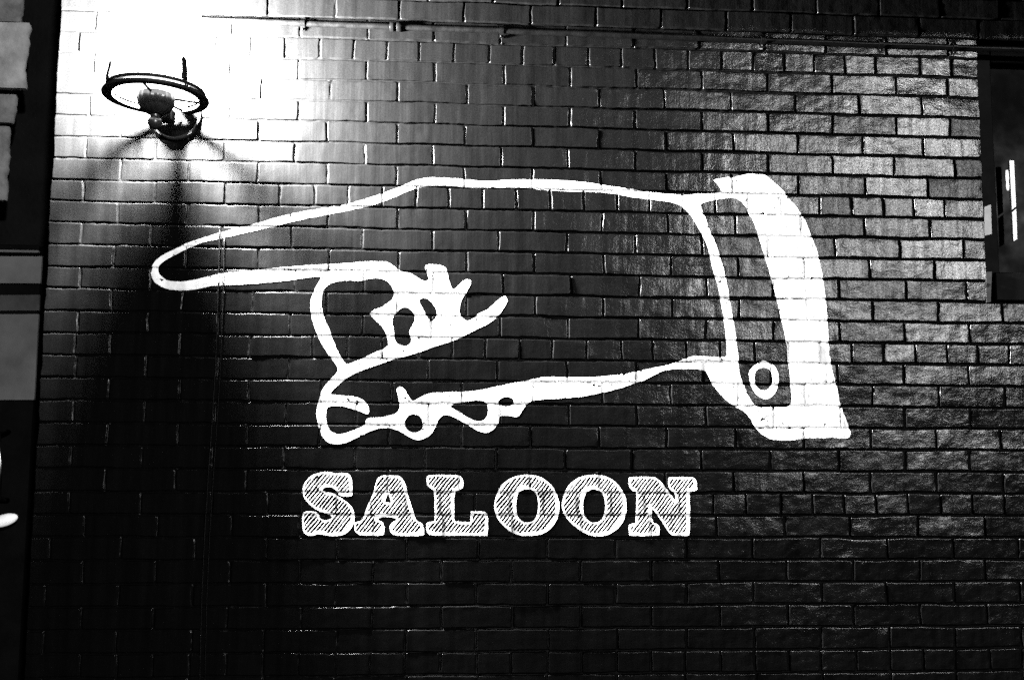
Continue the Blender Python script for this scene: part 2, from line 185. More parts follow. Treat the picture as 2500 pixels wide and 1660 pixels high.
def field(x, z, tone=None):
    """height towards the street (m) and inside distance to the brick edge (m), unwobbled coords"""
    c = np.floor((Z0 - z)/CH).astype(int)
    c = np.clip(c, CMIN, CMAX)
    h = np.zeros_like(x); d = np.zeros_like(x)
    for cc in np.unique(c):
        m = c == cc
        js = COURSES[int(cc)]
        xx, zz = x[m], z[m]
        i = np.clip(np.searchsorted(js, xx, side='right')-1, 0, len(js)-2)
        x0, x1 = js[i], js[i+1]
        zt = Z0 - cc*CH
        rnd = lambda s: _hash(i.astype(float), np.full_like(xx, cc), s)
        # joints: flush and thin here and there, open elsewhere
        gap = 0.0026 + 0.0008*rnd(5)
        gz = 0.0025 + 0.0010*vnoise(xx*5, np.full_like(xx, cc*.7), 21)
        gap0 = np.where(i == 0, -0.001, gap)
        gap1 = np.where(i == len(js)-2, -0.001, gap)
        dx = np.minimum(xx-x0-gap0, x1-xx-gap1)
        dz = np.minimum(zt-zz-gz, zz-(zt-CH)-gz)
        r = 0.005
        ax, az = np.maximum(r-dx, 0), np.maximum(r-dz, 0)
        dd = np.where((dx < r) & (dz < r), r-np.sqrt(ax*ax+az*az), np.minimum(dx, dz))
        dd = dd + 0.0009*vnoise(xx*130, zz*130, 31) + 0.0009*vnoise(xx*60, zz*60, 32)
        rough = smooth01((xx-0.9)/1.0)          # worn, rock-faced bricks to the right
        low = smooth01((1.75-zz)/0.6)
        face = rnd(1)*0.0010 + (xx-(x0+x1)/2)*rnd(2)*0.016 + (zz-(zt-CH/2))*rnd(3)*(0.016+0.010*rough)
        face = face + (0.0004+0.0002*rough)*vnoise(xx*14, zz*22, 41) + 0.0004*vnoise(xx*45, zz*18, 42)
        face = face + (0.00025+0.0003*rough+0.0002*low)*vnoise(xx*75, zz*80, 43)
        bev = 0.0038
        open_ = smooth01((xx-0.15)/1.1)          # joints smeared full of paint to the left, raked out to the right
        depth = 0.0036 + 0.0036*open_ + (0.0009+0.001*open_)*vnoise(xx*7, zz*7, 51) + 0.0012*vnoise(xx*110, zz*110, 52)
        t = smooth01((dd+0.001)/bev)
        if tone is not None: tone[m] = 1 + 0.30*rnd(7) - 0.45*(rnd(8) > 0.78)
        h[m] = face*t - depth*(1-t)
        d[m] = dd
    return h, d

def H(x, z):
    wx, wz = wob(x, z)
    return field(x-wx, z-wz)

def build_brickwork(mat):
    V, F, A, T = [], [], [], []
    nv = 0
    base = [0, .0016, .003, .0042, .0055, .007, .009, .0125, .02, .029, .0375]
    ts = np.array(base + [CH-t for t in base[-2::-1]])
    ts[-1] = CH
    for c, js in COURSES.items():
        xs = []
        for a, b in zip(js[:-1], js[1:]):
            n = max(2, int(round((b-a-.026)/0.011)))
            xs += [a, a+.0016, a+.003, a+.0042, a+.0055, a+.007, a+.0095]
            xs += list(np.linspace(a+.013, b-.013, n))
            xs += [b-.0095, b-.007, b-.0055, b-.0042, b-.003, b-.0016]
        xs.append(js[-1])
        xs = np.array(xs)
        zs = Z0 - c*CH - ts
        zs[0] -= 1e-5; zs[-1] += 1e-5
        X, Zg = np.meshgrid(xs, zs)
        tn = np.ones(X.size)
        h, d = field(X.ravel(), Zg.ravel(), tn)
        T.append(tn)
        wx, wz = wob(X.ravel(), Zg.ravel())
        P = np.stack([X.ravel()+wx, -h, Zg.ravel()+wz], 1)
        V.append(P); A.append(smooth01(1-(d+0.0005)/0.002)*(0.35+0.65*smooth01((X.ravel()-0.15)/1.1)))
        nx, nz = len(xs), len(zs)
        idx = np.arange(nx*nz).reshape(nz, nx)+nv
        q = np.stack([idx[1:, :-1], idx[1:, 1:], idx[:-1, 1:], idx[:-1, :-1]], -1).reshape(-1, 4)
        F.append(q); nv += nx*nz
    V = np.concatenate(V); F = np.concatenate(F); A = np.concatenate(A)
    # masonry core behind the faces, with the window opening left free
    core = MB()
    yb, yf = 0.33, 0.0095
    zt, zb = Z0-CMIN*CH, 0.0
    wz1, wz0 = Z0-WIN_C0*CH, Z0-(WIN_C1+1)*CH
    core.box(XL+.003, XR-.002, yf, yb, zb, zt)
    core.box(XR-.002, XEND, yf, yb, zb, wz0-.002)
    core.box(XR-.002, XEND, yf, yb, wz1+.002, zt)
    core.box(XEND-.05, XEND, yf, yb, wz0-.002, wz1+.002)
    cv = np.array(core.v); cf = np.array(core.f)+len(V)
    V = np.concatenate([V, cv]); F = np.concatenate([F, cf]); A = np.concatenate([A, np.ones(len(cv))]); T = np.concatenate(T+[np.ones(len(cv))])
    me = bpy.data.meshes.new('brick_wall')
    me.vertices.add(len(V)); me.vertices.foreach_set('co', V.astype(np.float32).ravel())
    me.loops.add(len(F)*4); me.loops.foreach_set('vertex_index', F.astype(np.int32).ravel())
    me.polygons.add(len(F))
    me.polygons.foreach_set('loop_start', np.arange(0, len(F)*4, 4, dtype=np.int32))
    sm = np.ones(len(F), bool); sm[-len(cf):] = False
    me.polygons.foreach_set('use_smooth', sm)
    at = me.attributes.new('mortar', 'FLOAT', 'POINT'); at.data.foreach_set('value', A.astype(np.float32))
    at = me.attributes.new('tone', 'FLOAT', 'POINT'); at.data.foreach_set('value', T.astype(np.float32))
    me.update(calc_edges=True); me.validate()
    me.materials.append(mat)
    o = bpy.data.objects.new('brick_wall', me); COL.objects.link(o)
    return o

# ------------------------------------------------------------------ painted shapes
def chaikin(p, it=2):
    p = np.array(p)
    for _ in range(it):
        q = np.roll(p, -1, 0)
        # keep sharp corners: only cut where the turn is gentle
        pr = np.roll(p, 1, 0)
        a, b = p-pr, q-p
        cosv = (a*b).sum(1)/(np.linalg.norm(a, axis=1)*np.linalg.norm(b, axis=1)+1e-12)
        w = np.where(cosv > 0.25, 0.25, 0.08)
        out = []
        wn = np.roll(w, -1)
        for i in range(len(p)):
            out.append(p[i]*(1-w[i])+q[i]*w[i])
            out.append(p[i]*wn[i]+q[i]*(1-wn[i]))
        p = np.array(out)
    return p

def sdf(poly, xs, zs, band=0.02):
    """signed distance (negative inside), clamped to +-band, on the lattice zs x xs"""
    nz, nx = len(zs), len(xs)
    D = np.full((nz, nx), band); par = np.zeros((nz, nx), bool)
    P = np.array(poly); Q = np.roll(P, -1, 0)
    s = xs[1]-xs[0]
    for (x0, z0), (x1, z1) in zip(P, Q):
        i0 = max(0, int((min(x0, x1)-band-xs[0])/s)); i1 = min(nx, int((max(x0, x1)+band-xs[0])/s)+2)
        j0 = max(0, int((min(z0, z1)-band-zs[0])/s)); j1 = min(nz, int((max(z0, z1)+band-zs[0])/s)+2)
        if i1 > i0 and j1 > j0:
            X, Zg = np.meshgrid(xs[i0:i1], zs[j0:j1])
            dx, dz = x1-x0, z1-z0
            L = dx*dx+dz*dz+1e-15
            t = np.clip(((X-x0)*dx+(Zg-z0)*dz)/L, 0, 1)
            dd = np.hypot(X-x0-t*dx, Zg-z0-t*dz)
            D[j0:j1, i0:i1] = np.minimum(D[j0:j1, i0:i1], dd)
        if z0 != z1:
            lo, hi = min(z0, z1), max(z0, z1)
            rows = np.where((zs >= lo) & (zs < hi))[0]
            for j in rows:
                xc = x0+(zs[j]-z0)/(z1-z0)*(x1-x0)
                k = np.searchsorted(xs, xc)
                par[j, k:] ^= True
    return np.where(par, -D, D)

def paint_mesh(name, phi, xs, zs, eps, mat, parent=None):
    nz, nx = phi.shape
    ins = phi < 0
    c00, c10, c11, c01 = ins[:-1, :-1], ins[:-1, 1:], ins[1:, 1:], ins[1:, :-1]
    cnt = c00.astype(int)+c10+c11+c01
    verts, faces, vid = [], [], {}
    def vnode(j, i):
        k = (j, i)
        if k not in vid:
            vid[k] = len(verts); verts.append((xs[i], zs[j]))
        return vid[k]
    def vedge(a, b):
        k = (a, b) if a < b else (b, a)
        if k not in vid:
            (j0, i0), (j1, i1) = k
            p0, p1 = phi[j0, i0], phi[j1, i1]
            t = p0/(p0-p1)
            vid[k] = len(verts)
            verts.append((xs[i0]+t*(xs[i1]-xs[i0]), zs[j0]+t*(zs[j1]-zs[j0])))
        return vid[k]
    for j, i in zip(*np.where(cnt > 0)):
        cs = [(j, i), (j, i+1), (j+1, i+1), (j+1, i)]
        if cnt[j, i] == 4:
            faces.append([vnode(*q) for q in cs]); continue
        f = []
        for a in range(4):
            p, q = cs[a], cs[(a+1) % 4]
            if ins[p]: f.append(vnode(*p))
            if ins[p] != ins[q]: f.append(vedge(p, q))
        if len(f) >= 3: faces.append(f)
    v = np.array(verts)
    h, d = H(v[:, 0], v[:, 1])
    # the paint bridges the joints a little
    h = np.maximum(h, -0.0040)
    P = np.stack([v[:, 0], -h-eps, v[:, 1]], 1)
    return mesh_obj(name, P.tolist(), faces, mat, parent)

def lattice(polys, s, pad=0.02):
    a = np.concatenate([np.array(p) for p in polys])
    xs = np.arange(a[:, 0].min()-pad, a[:, 0].max()+pad, s)
    zs = np.arange(a[:, 1].min()-pad, a[:, 1].max()+pad, s)
    return xs, zs

def joint_cut(xs, zs, amount):
    X, Zg = np.meshgrid(xs, zs)
    h, d = H(X.ravel(), Zg.ravel())
    n = vnoise(X.ravel()*60, Zg.ravel()*60, 71)*0.0011 + vnoise(X.ravel()*18, Zg.ravel()*18, 72)*0.0011
    return ((-d) - amount + n).reshape(X.shape), X, Zg

# ------------------------------------------------------------------ materials
def new_mat(name):
    m = bpy.data.materials.new(name); m.use_nodes = True
    nt = m.node_tree; nt.nodes.clear()
    out = nt.nodes.new('ShaderNodeOutputMaterial')
    return m, nt, out
def N(nt, t, **kw):
    n = nt.nodes.new(t)
    for k, v in kw.items():
        if k.startswith('i_'):
            key = k[2:]
            n.inputs[int(key) if key.isdigit() else key.replace('_', ' ')].default_value = v
        else: setattr(n, k, v)
    return n
def math_n(nt, op, a, b=None, clamp=False):
    n = nt.nodes.new('ShaderNodeMath'); n.operation = op; n.use_clamp = clamp
    for k, s in enumerate((a, b)):
        if s is None: continue
        if isinstance(s, (int, float)): n.inputs[k].default_value = s
        else: nt.links.new(s, n.inputs[k])
    return n.outputs[0]
def mapped(nt, sc, off=(0, 0, 0)):
    tc = N(nt, 'ShaderNodeTexCoord')
    mp = N(nt, 'ShaderNodeMapping'); mp.inputs['Scale'].default_value = sc; mp.inputs['Location'].default_value = off
    nt.links.new(tc.outputs['Object'], mp.inputs['Vector'])
    return mp.outputs[0]
def noise(nt, sc, scale=1.0, detail=3, rough=.55, off=(0, 0, 0)):
    n = N(nt, 'ShaderNodeTexNoise'); n.inputs['Scale'].default_value = scale
    n.inputs['Detail'].default_value = detail; n.inputs['Roughness'].default_value = rough
    nt.links.new(mapped(nt, sc, off), n.inputs['Vector'])
    return n.outputs['Fac']
def remap(nt, s, a, b, c, d):
    n = N(nt, 'ShaderNodeMapRange'); n.clamp = True
    for k, v in zip((1, 2, 3, 4), (a, b, c, d)): n.inputs[k].default_value = v
    nt.links.new(s, n.inputs[0])
    return n.outputs[0]
def grey(nt, s):
    n = N(nt, 'ShaderNodeCombineColor')
    for k in range(3): nt.links.new(s, n.inputs[k])
    return n.outputs[0]

def black_paint_brick():
    m, nt, out = new_mat('black_painted_brick')
    L = nt.links
    mort = N(nt, 'ShaderNodeAttribute', attribute_name='mortar').outputs['Fac']
    # grain of the brick faces, drips down the paint, pits
    n_f = noise(nt, (190, 190, 190), 1, 4, .6)
    n_m = noise(nt, (60, 60, 75), 1, 3, .55)
    n_s = noise(nt, (34, 34, 2.2), 1, 3, .5)
    n_l = noise(nt, (2.6, 2.6, 2.6), 1, 2, .5)
    sx = N(nt, 'ShaderNodeSeparateXYZ'); L.new(mapped(nt, (1, 1, 1)), sx.inputs[0])
    worn = remap(nt, sx.outputs[0], .5, 1.7, .55, 1.7)     # rougher, older bricks towards the right end
    hgt = math_n(nt, 'MULTIPLY', worn, math_n(nt, 'ADD', math_n(nt, 'MULTIPLY', n_f, 0.00030), math_n(nt, 'MULTIPLY', n_m, 0.00040)))
    hgt = math_n(nt, 'ADD', hgt, math_n(nt, 'MULTIPLY', n_s, 0.0009))
    bp = N(nt, 'ShaderNodeBump'); bp.inputs['Strength'].default_value = 1.0; bp.inputs['Distance'].default_value = 1.0
    L.new(hgt, bp.inputs['Height'])
    n_d = noise(nt, (26, 26, 1.1), 1, 2, .5, (7, 0, 3))
    alb = math_n(nt, 'MULTIPLY', remap(nt, n_d, .3, .75, .0006, .0012), remap(nt, n_f, .3, .7, .75, 1.25))
    alb = math_n(nt, 'ADD', math_n(nt, 'MULTIPLY', alb, math_n(nt, 'SUBTRACT', 1.0, mort)), math_n(nt, 'MULTIPLY', mort, 0.0012))
    df = N(nt, 'ShaderNodeBsdfDiffuse'); L.new(grey(nt, alb), df.inputs['Color']); L.new(bp.outputs[0], df.inputs['Normal'])
    gl = N(nt, 'ShaderNodeBsdfGlossy'); gl.distribution = 'BECKMANN'
    tone = N(nt, 'ShaderNodeAttribute', attribute_name='tone').outputs['Fac']
    rg = remap(nt, n_l, .3, .7, ROUGH[0], ROUGH[1])
    rg = math_n(nt, 'ADD', rg, math_n(nt, 'MULTIPLY', mort, 0.35), True)
    L.new(rg, gl.inputs['Roughness']); L.new(bp.outputs[0], gl.inputs['Normal'])
    sp = math_n(nt, 'MULTIPLY', math_n(nt, 'SUBTRACT', 1.0, math_n(nt, 'MULTIPLY', mort, 0.85)), remap(nt, noise(nt, (40, 40, 3.0), 1, 3, .6, (3, 1, 9)), .35, .68, .55, 1.15))
    L.new(grey(nt, math_n(nt, 'MULTIPLY', math_n(nt, 'MULTIPLY', math_n(nt, 'MULTIPLY', sp, tone), remap(nt, noise(nt, (170, 170, 150), 1, 3, .65, (5, 2, 4)), .3, .7, .45, 1.55)), SPEC)), gl.inputs['Color'])
    fr = N(nt, 'ShaderNodeFresnel'); fr.inputs['IOR'].default_value = 1.5
    mx = N(nt, 'ShaderNodeMixShader'); L.new(fr.outputs[0], mx.inputs[0]); 
    g2 = N(nt, 'ShaderNodeBsdfGlossy'); g2.distribution = 'BECKMANN'; g2.inputs['Roughness'].default_value = .6
    L.new(grey(nt, math_n(nt, 'MULTIPLY', sp, BROAD)), g2.inputs['Color']); L.new(bp.outputs[0], g2.inputs['Normal'])
    ad = N(nt, 'ShaderNodeAddShader'); L.new(gl.outputs[0], ad.inputs[0]); L.new(g2.outputs[0], ad.inputs[1])
    L.new(df.outputs[0], mx.inputs[1]); L.new(ad.outputs[0], mx.inputs[2])
    L.new(mx.outputs[0], out.inputs[0])
    return m

def white_paint(name='white_wall_paint', base=(.40, .74)):
    m, nt, out = new_mat(name)
    L = nt.links
    n_f = noise(nt, (150, 150, 150), 1, 4, .6)
    n_l = noise(nt, (14, 14, 9), 1, 4, .6)
    b = math_n(nt, 'MULTIPLY', remap(nt, n_l, .32, .6, base[0], base[1]), remap(nt, n_f, .25, .6, .9, 1.0))
    bs = N(nt, 'ShaderNodeBsdfPrincipled'); bs.inputs['Roughness'].default_value = .6
    bs.inputs['Specular IOR Level'].default_value = .3
    L.new(grey(nt, b), bs.inputs['Base Color'])
    bp = N(nt, 'ShaderNodeBump'); bp.inputs['Distance'].default_value = .0008
    L.new(n_f, bp.inputs['Height']); L.new(bp.outputs[0], bs.inputs['Normal'])
    L.new(bs.outputs[0], out.inputs[0])
    return m

def plain(name, v, rough=.5, metal=0.0, var=.25, sc=25, bump=.0006, spec=.5):
    m, nt, out = new_mat(name)
    L = nt.links
    n = noise(nt, (sc, sc, sc), 1, 4, .6)
    bs = N(nt, 'ShaderNodeBsdfPrincipled')
    bs.inputs['Metallic'].default_value = metal
    bs.inputs['Specular IOR Level'].default_value = spec
    L.new(grey(nt, remap(nt, n, .3, .7, v*(1-var), v*(1+var))), bs.inputs['Base Color'])
    L.new(remap(nt, n, .3, .7, max(.02, rough-.06), rough+.06), bs.inputs['Roughness'])
    if bump:
        bp = N(nt, 'ShaderNodeBump'); bp.inputs['Distance'].default_value = bump
        n2 = noise(nt, (sc*5, sc*5, sc*5), 1, 3, .6)
        L.new(n2, bp.inputs['Height']); L.new(bp.outputs[0], bs.inputs['Normal'])
    L.new(bs.outputs[0], out.inputs[0])
    return m

def frosted_glass(name, strength):
    m, nt, out = new_mat(name)
    L = nt.links
    tr = N(nt, 'ShaderNodeBsdfTransparent')
    em = N(nt, 'ShaderNodeEmission'); em.inputs['Strength'].default_value = strength
    mx = N(nt, 'ShaderNodeMixShader'); mx.inputs[0].default_value = .25
    L.new(tr.outputs[0], mx.inputs[1]); L.new(em.outputs[0], mx.inputs[2])
    L.new(mx.outputs[0], out.inputs[0])
    return m
def emitter(name, s):
    m, nt, out = new_mat(name)
    em = N(nt, 'ShaderNodeEmission'); em.inputs['Strength'].default_value = s
    nt.links.new(em.outputs[0], out.inputs[0])
    return m

# tuning
SPEC, BROAD = .215, .024
ROUGH = (.215, .275)
SUN_E, EXPOSURE, LAMP_W = 2.0, 1.25, 14500.0

M_BRICK = black_paint_brick()
M_WHITE = white_paint()
M_BLACK = plain('black_gloss_metal', .006, .3, 0, .3, 30, .0004)
M_IRON = plain('dark_lantern_metal', .012, .3, 0, .3, 20, .0002, .5)
M_POST = plain('matte_black_lantern_iron', .002, .6, 0, .2, 20, 0, .02)  # even near-black, darker than the other lantern metal
M_CHROME = plain('bright_metal', .3, .22, 1.0, .1, 20, 0)
M_PIPE = plain('black_painted_pipe', .0006, .35, 0, .4, 40, .0005, .03)
M_CORD = plain('dull_black_cord', .0009, .5, 0, .5, 60, .001, .05)
M_DARK = plain('matte_near_black', .0015, .8, 0, .6, 9, .003, .05)  # near-black matte tone for the set-back wall and the eave
M_STONE = plain('grey_stone', .085, .85, 0, .45, 14, .004, .2)
M_STONE2 = plain('pale_grey_stone', .15, .85, 0, .35, 12, .004, .2)
M_PANE = plain('frosted_pane', .045, .6, 0, .3, 6, 0, .2)
M_WOOD = plain('black_painted_wood', .0012, .6, 0, .3, 15, .0006, .02)
M_TRIM = plain('white_painted_trim', .7, .5, 0, .1, 30, .0003)
M_GREYPATCH = plain('grey_patch_surface', .3, .7, 0, .2, 40, .0002)
M_PAVE = plain('pavement_slab', .008, .8, 0, .35, 4, .002)
M_ROAD = plain('asphalt', .008, .85, 0, .35, 3, .003)
M_DARKGLASS = plain('dark_window_glass', .003, .06, 0, .1, 3, 0, .3)
M_GLASS = frosted_glass('frosted_lantern_glass', 9.0)
M_BULB = emitter('lit_bulb', 60.0)

# ------------------------------------------------------------------ setting
pv = MB(); pv.box(-30, 30, -2.2, 12, -.14, 0.0)
tag(pv.build('pavement', M_PAVE), 'grey stone pavement along the foot of the brick wall', 'pavement', kind='structure')
rd = MB(); rd.add([(-150, -150, -.13), (150, -150, -.13), (150, -2.195, -.13), (-150, -2.195, -.13)], [(0, 1, 2, 3)])
tag(rd.build('road', M_ROAD), 'dark asphalt road in front of the pavement', 'road', kind='structure')

wall = build_brickwork(M_BRICK)
tag(wall, 'black painted brick wall with a white pointing hand and SALOON painted on it', 'wall')

ev = MB()  # unseen eave, added to keep the top courses in shade
ev.box(.05, XEND+.3, -1.32, .40, 3.44, 3.50)
ev.box(.05, XEND+.3, -1.36, -1.32, 3.38, 3.56, .01)
for k in range(9): ev.box(.1+k*.5, .18+k*.5, -1.32, -.03, 3.36, 3.4401)
tag(ev.build('added_shade_eave', M_DARK), 'unseen dark timber eave added above the brick wall to shade its top courses', 'eave', kind='structure')

# ------------------------------------------------------------------ pointing hand
polys = [chaikin(p, 2) for p in DATA['hand']]
ring = [chaikin(p, 2) for p in DATA['ring']]
xs, zs = lattice(polys, 0.002)
phi = sdf(polys[0], xs, zs)
for p in polys[1:]:
    phi = np.maximum(phi, -sdf(p, xs, zs))
phi = np.minimum(phi, np.maximum(sdf(ring[0], xs, zs), -sdf(ring[1], xs, zs)))
cut, X, Zg = joint_cut(xs, zs, 0.0024)
phi = phi + 0.0007*vnoise(X*55, Zg*55, 81) + 0.0005*vnoise(X*170, Zg*170, 82)
phi = np.maximum(phi, cut)
ch = vnoise(X*70, Zg*70, 88)*.6 + vnoise(X*190, Zg*190, 89)*.5
phi = np.maximum(phi, (ch - .74 - .10*vnoise(X*6, Zg*6, 93))*.01)      # chips in the paint
hand = paint_mesh('painted_hand_sign', phi, xs, zs, 0.0009, M_WHITE)
tag(hand, 'big white hand with a cuff painted on the brick wall, finger pointing left', 'painted sign')

# ------------------------------------------------------------------ lettering
letters = empty('painted_word_sign', (0.75, 0, 1.36))
tag(letters, 'white hatched slab letters SALOON painted on the brick wall below the hand', 'painted sign')
for key in ('S', 'A', 'L', 'O', 'O2', 'N'):
    pl = [chaikin(p, 2 if key[0] in 'SO' else 1) for p in DATA['L'][key]]
    xs, zs = lattice(pl, 0.00125)
    def shape(dx, dz):
        f = sdf(np.array(pl[0])+(dx, dz), xs, zs)
        for q in pl[1:]: f = np.maximum(f, -sdf(np.array(q)+(dx, dz), xs, zs))
        return f
    f0 = shape(0, 0)
    inner = shape(-0.0050, 0.0050)
    inner2 = np.maximum(inner + 0.0060, f0 + 0.0060)
    cut, X, Zg = joint_cut(xs, zs, 0.0028)
    f0 = f0 + 0.0006*vnoise(X*70, Zg*70, 83) + 0.0004*vnoise(X*200, Zg*200, 84)
    # diagonal hatching: dark strokes where the brick was left bare
    ang = math.radians(52)
    per = 0.0104
    s = (X*math.sin(ang) - Zg*math.cos(ang)) + 0.0011*vnoise(X*30, Zg*30, 85)
    t = (X*math.cos(ang) + Zg*math.sin(ang))
    kk = np.floor(s/per)
    tri = np.abs(s/per-kk-.5)*per
    wdt = 0.0034 + 0.0007*vnoise(kk*3.7, t*35, 86)
    inner2 = inner2 + 0.0030*vnoise(kk*2.3, t*22, 87)
    stroke = np.maximum(tri - wdt, inner2)
    f = np.maximum(np.maximum(f0, -stroke), cut)
    o = paint_mesh('letter', f, xs, zs, 0.0009, M_WHITE, letters)
    o['label'] = {'S': 'letter S', 'A': 'letter A', 'L': 'letter L', 'O': 'first letter O', 'O2': 'second letter O', 'N': 'letter N'}[key]

# ------------------------------------------------------------------ wall lantern
LX, LY, LZ = -0.395, -0.187, 2.678      # centre of the bottom ring
PX, PZ = -0.385, 2.685                  # centre of the back plate
lamp = empty('wall_lantern', (PX, 0, PZ))
tag(lamp, 'lit lantern on a round back plate, glowing white on the brick wall', 'wall lamp')
MB().lathe(PX, 0, [(0.0001, -.062), (.02, -.0615), (.04, -.056), (.058, -.044), (.070, -.029), (.076, -.019), (.077, -.015), (.080, -.017), (.085, -.015), (.0875, -.010), (.0875, .004)], 64, 'y', PZ).build('back_plate', M_IRON, lamp, True)
# arm: curved stem with a square block, ending in a ball under the bowl
arm = MB().tube([(PX, -.05, PZ-.008), (PX-.002, -.075, PZ-.02), (PX-.005, -.11, PZ-.035), (PX-.008, -.15, PZ-.052), (LX, LY+.01, LZ-.078)], [.017, .016, .014, .013, .013], 20)
arm.build('arm', M_IRON, lamp, True)
blk = MB().box(PX-.021, PX+.021, -.118, -.076, PZ-.052, PZ-.010, .004)
blk.build('block', M_IRON, lamp)
kn = MB().ball((LX, LY, LZ-.078), .0225)
kn.lathe(LX, LY, [(.014, LZ-.062), (.0165, LZ-.056), (.013, LZ-.050), (.017, LZ-.045)], 32)
kn.build('knob', M_IRON, lamp, True)
bw = MB().lathe(LX, LY, [(.0001, LZ-.054), (.018, LZ-.052), (.034, LZ-.045), (.046, LZ-.034), (.054, LZ-.020), (.0585, LZ-.003), (.058, LZ+.009), (.053, LZ+.018), (.044, LZ+.025)], 128, flute=.028)
bw.build('bowl', M_IRON, lamp, True)
# ring: broad flat collar with an upper moulding
rg = MB().lathe(LX, LY, [(.134, LZ+.002), (.150, LZ-.003), (.163, LZ+.001), (.1655, LZ+.006), (.162, LZ+.011), (.150, LZ+.013), (.134, LZ+.012), (.134, LZ+.002)], 96)
rg.lathe(LX, LY, [(.139, LZ+.022), (.150, LZ+.021), (.154, LZ+.025), (.153, LZ+.031), (.148, LZ+.034), (.139, LZ+.033), (.139, LZ+.022)], 96)
for a in (15, 65, 115, 165, 215, 325):
    ca, sa = math.cos(math.radians(a)), math.sin(math.radians(a))
    rg.tube([(LX+.145*ca, LY+.145*sa, LZ+.008), (LX+.145*ca, LY+.145*sa, LZ+.026)], .006, 10)
rg.build('ring', M_IRON, lamp, auto=40)
for a in (70, 128, 20, 270):
    ca, sa = math.cos(math.radians(a)), math.sin(math.radians(a))
    MB().tube([(LX+.055*ca, LY+.055*sa, LZ+.008), (LX+.137*ca, LY+.137*sa, LZ+.008)], .0045, 8).build('spoke', M_IRON, lamp, True)
for a in (197, -38, 80):
    ca, sa = math.cos(math.radians(a)), math.sin(math.radians(a))
    x, y = LX+.143*ca, LY+.143*sa
    MB().tube([(x, y, LZ+.03), (x, y, LZ+.06), (x-.006*ca, y-.006*sa, LZ+.10), (x-.016*ca, y-.016*sa, LZ+.115)], [.0105, .0100, .0092, .007], 16).build('post', M_POST, lamp, True)
gl = MB().lathe(LX, LY, [(.0005, LZ+.016), (.122, LZ+.016), (.128, LZ+.022), (.128, LZ+0.490)], 64)
gl.build('glass', M_GLASS, lamp, True)
MB().lathe(LX, LY, [(.0005, LZ+.040), (.078, LZ+.042), (.080, LZ+.045), (.078, LZ+.048), (.03, LZ+.052), (.026, LZ+.11), (.022, LZ+.13), (.0005, LZ+.131)], 48).build('light_baffle', M_POST, lamp, True)  # unseen disc added inside the glass to block light thrown downwards
MB().ball((LX, LY, LZ+.17), .018, sz=1.3).build('bulb', M_BULB, lamp, True)
cp = MB().lathe(LX, LY, [(.124, LZ+0.485), (.17, LZ+0.490), (.172, LZ+0.500), (.15, LZ+0.520), (.09, LZ+0.570), (.05, LZ+0.585), (.045, LZ+0.610), (.018, LZ+0.625), (.02, LZ+0.650), (.0005, LZ+0.660)], 64)
cp.build('cap', M_IRON, lamp, auto=40)
pl_ = bpy.data.lights.new('lantern_light', 'POINT'); pl_.energy = LAMP_W; pl_.shadow_soft_size = .055
plo = bpy.data.objects.new('lantern_light', pl_); COL.objects.link(plo)
plo.parent = lamp
plo.location = (LX-PX, LY, LZ+.17-PZ)

# ------------------------------------------------------------------ conduit along the top
def pipe_z(x): return -0.0052*x + 3.0286
pipe = empty('conduit_pipe', (1.0, 0, pipe_z(1.0)))
tag(pipe, 'thin black conduit pipe running along the top of the brick wall', 'pipe')
pr = .0105; py = -.0058
n = 40
MB().tube([(-.36+i*(2.86+.36)/n, py+.0015*math.sin(i*1.3), pipe_z(-.36+i*(2.86+.36)/n)) for i in range(n+1)], pr, 16).build('tube', M_PIPE, pipe, True)
xc = 0.364
cpl = MB().lathe(0, py, [(.0005, xc-.021), (.0155, xc-.021), (.0165, xc-.019), (.0165, xc-.009), (.0125, xc-.007), (.0125, xc+.002), (.0160, xc+.004), (.0165, xc+.006), (.0165, xc+.018), (.0155, xc+.020), (.0005, xc+.020)], 28, 'x', pipe_z(xc))
cpl.build('coupling', M_PIPE, pipe, auto=35)
for x in (0.0394, 0.7366, 1.6799, 2.1164, 2.3928):
    z = pipe_z(x)
    c = MB()
    pts = [(x, -.002, z-.026), (x, -.003, z-.018)] + [(x, py-(pr+.0015)*math.cos(math.radians(t)), z+(pr+.0015)*math.sin(math.radians(t))) for t in range(-80, 81, 16)] + [(x, -.003, z+.018), (x, -.002, z+.022)]
    v, f = [], []
    for p in pts: v += [(p[0]-.0075, p[1], p[2]), (p[0]+.0075, p[1], p[2]), (p[0]+.0075, p[1]-.0022, p[2]), (p[0]-.0075, p[1]-.0022, p[2])]
    for k in range(len(pts)-1):
        for j in range(4): f.append((k*4+j, k*4+(j+1) % 4, k*4+4+(j+1) % 4, k*4+4+j))
    f += [(0, 1, 2, 3), (len(v)-1, len(v)-2, len(v)-3, len(v)-4)]
    c.add(v, f)
    c.ball((x, -.006, z-.020), .0045, 12, 8)
    c.build('clip', M_PIPE, pipe, auto=40)

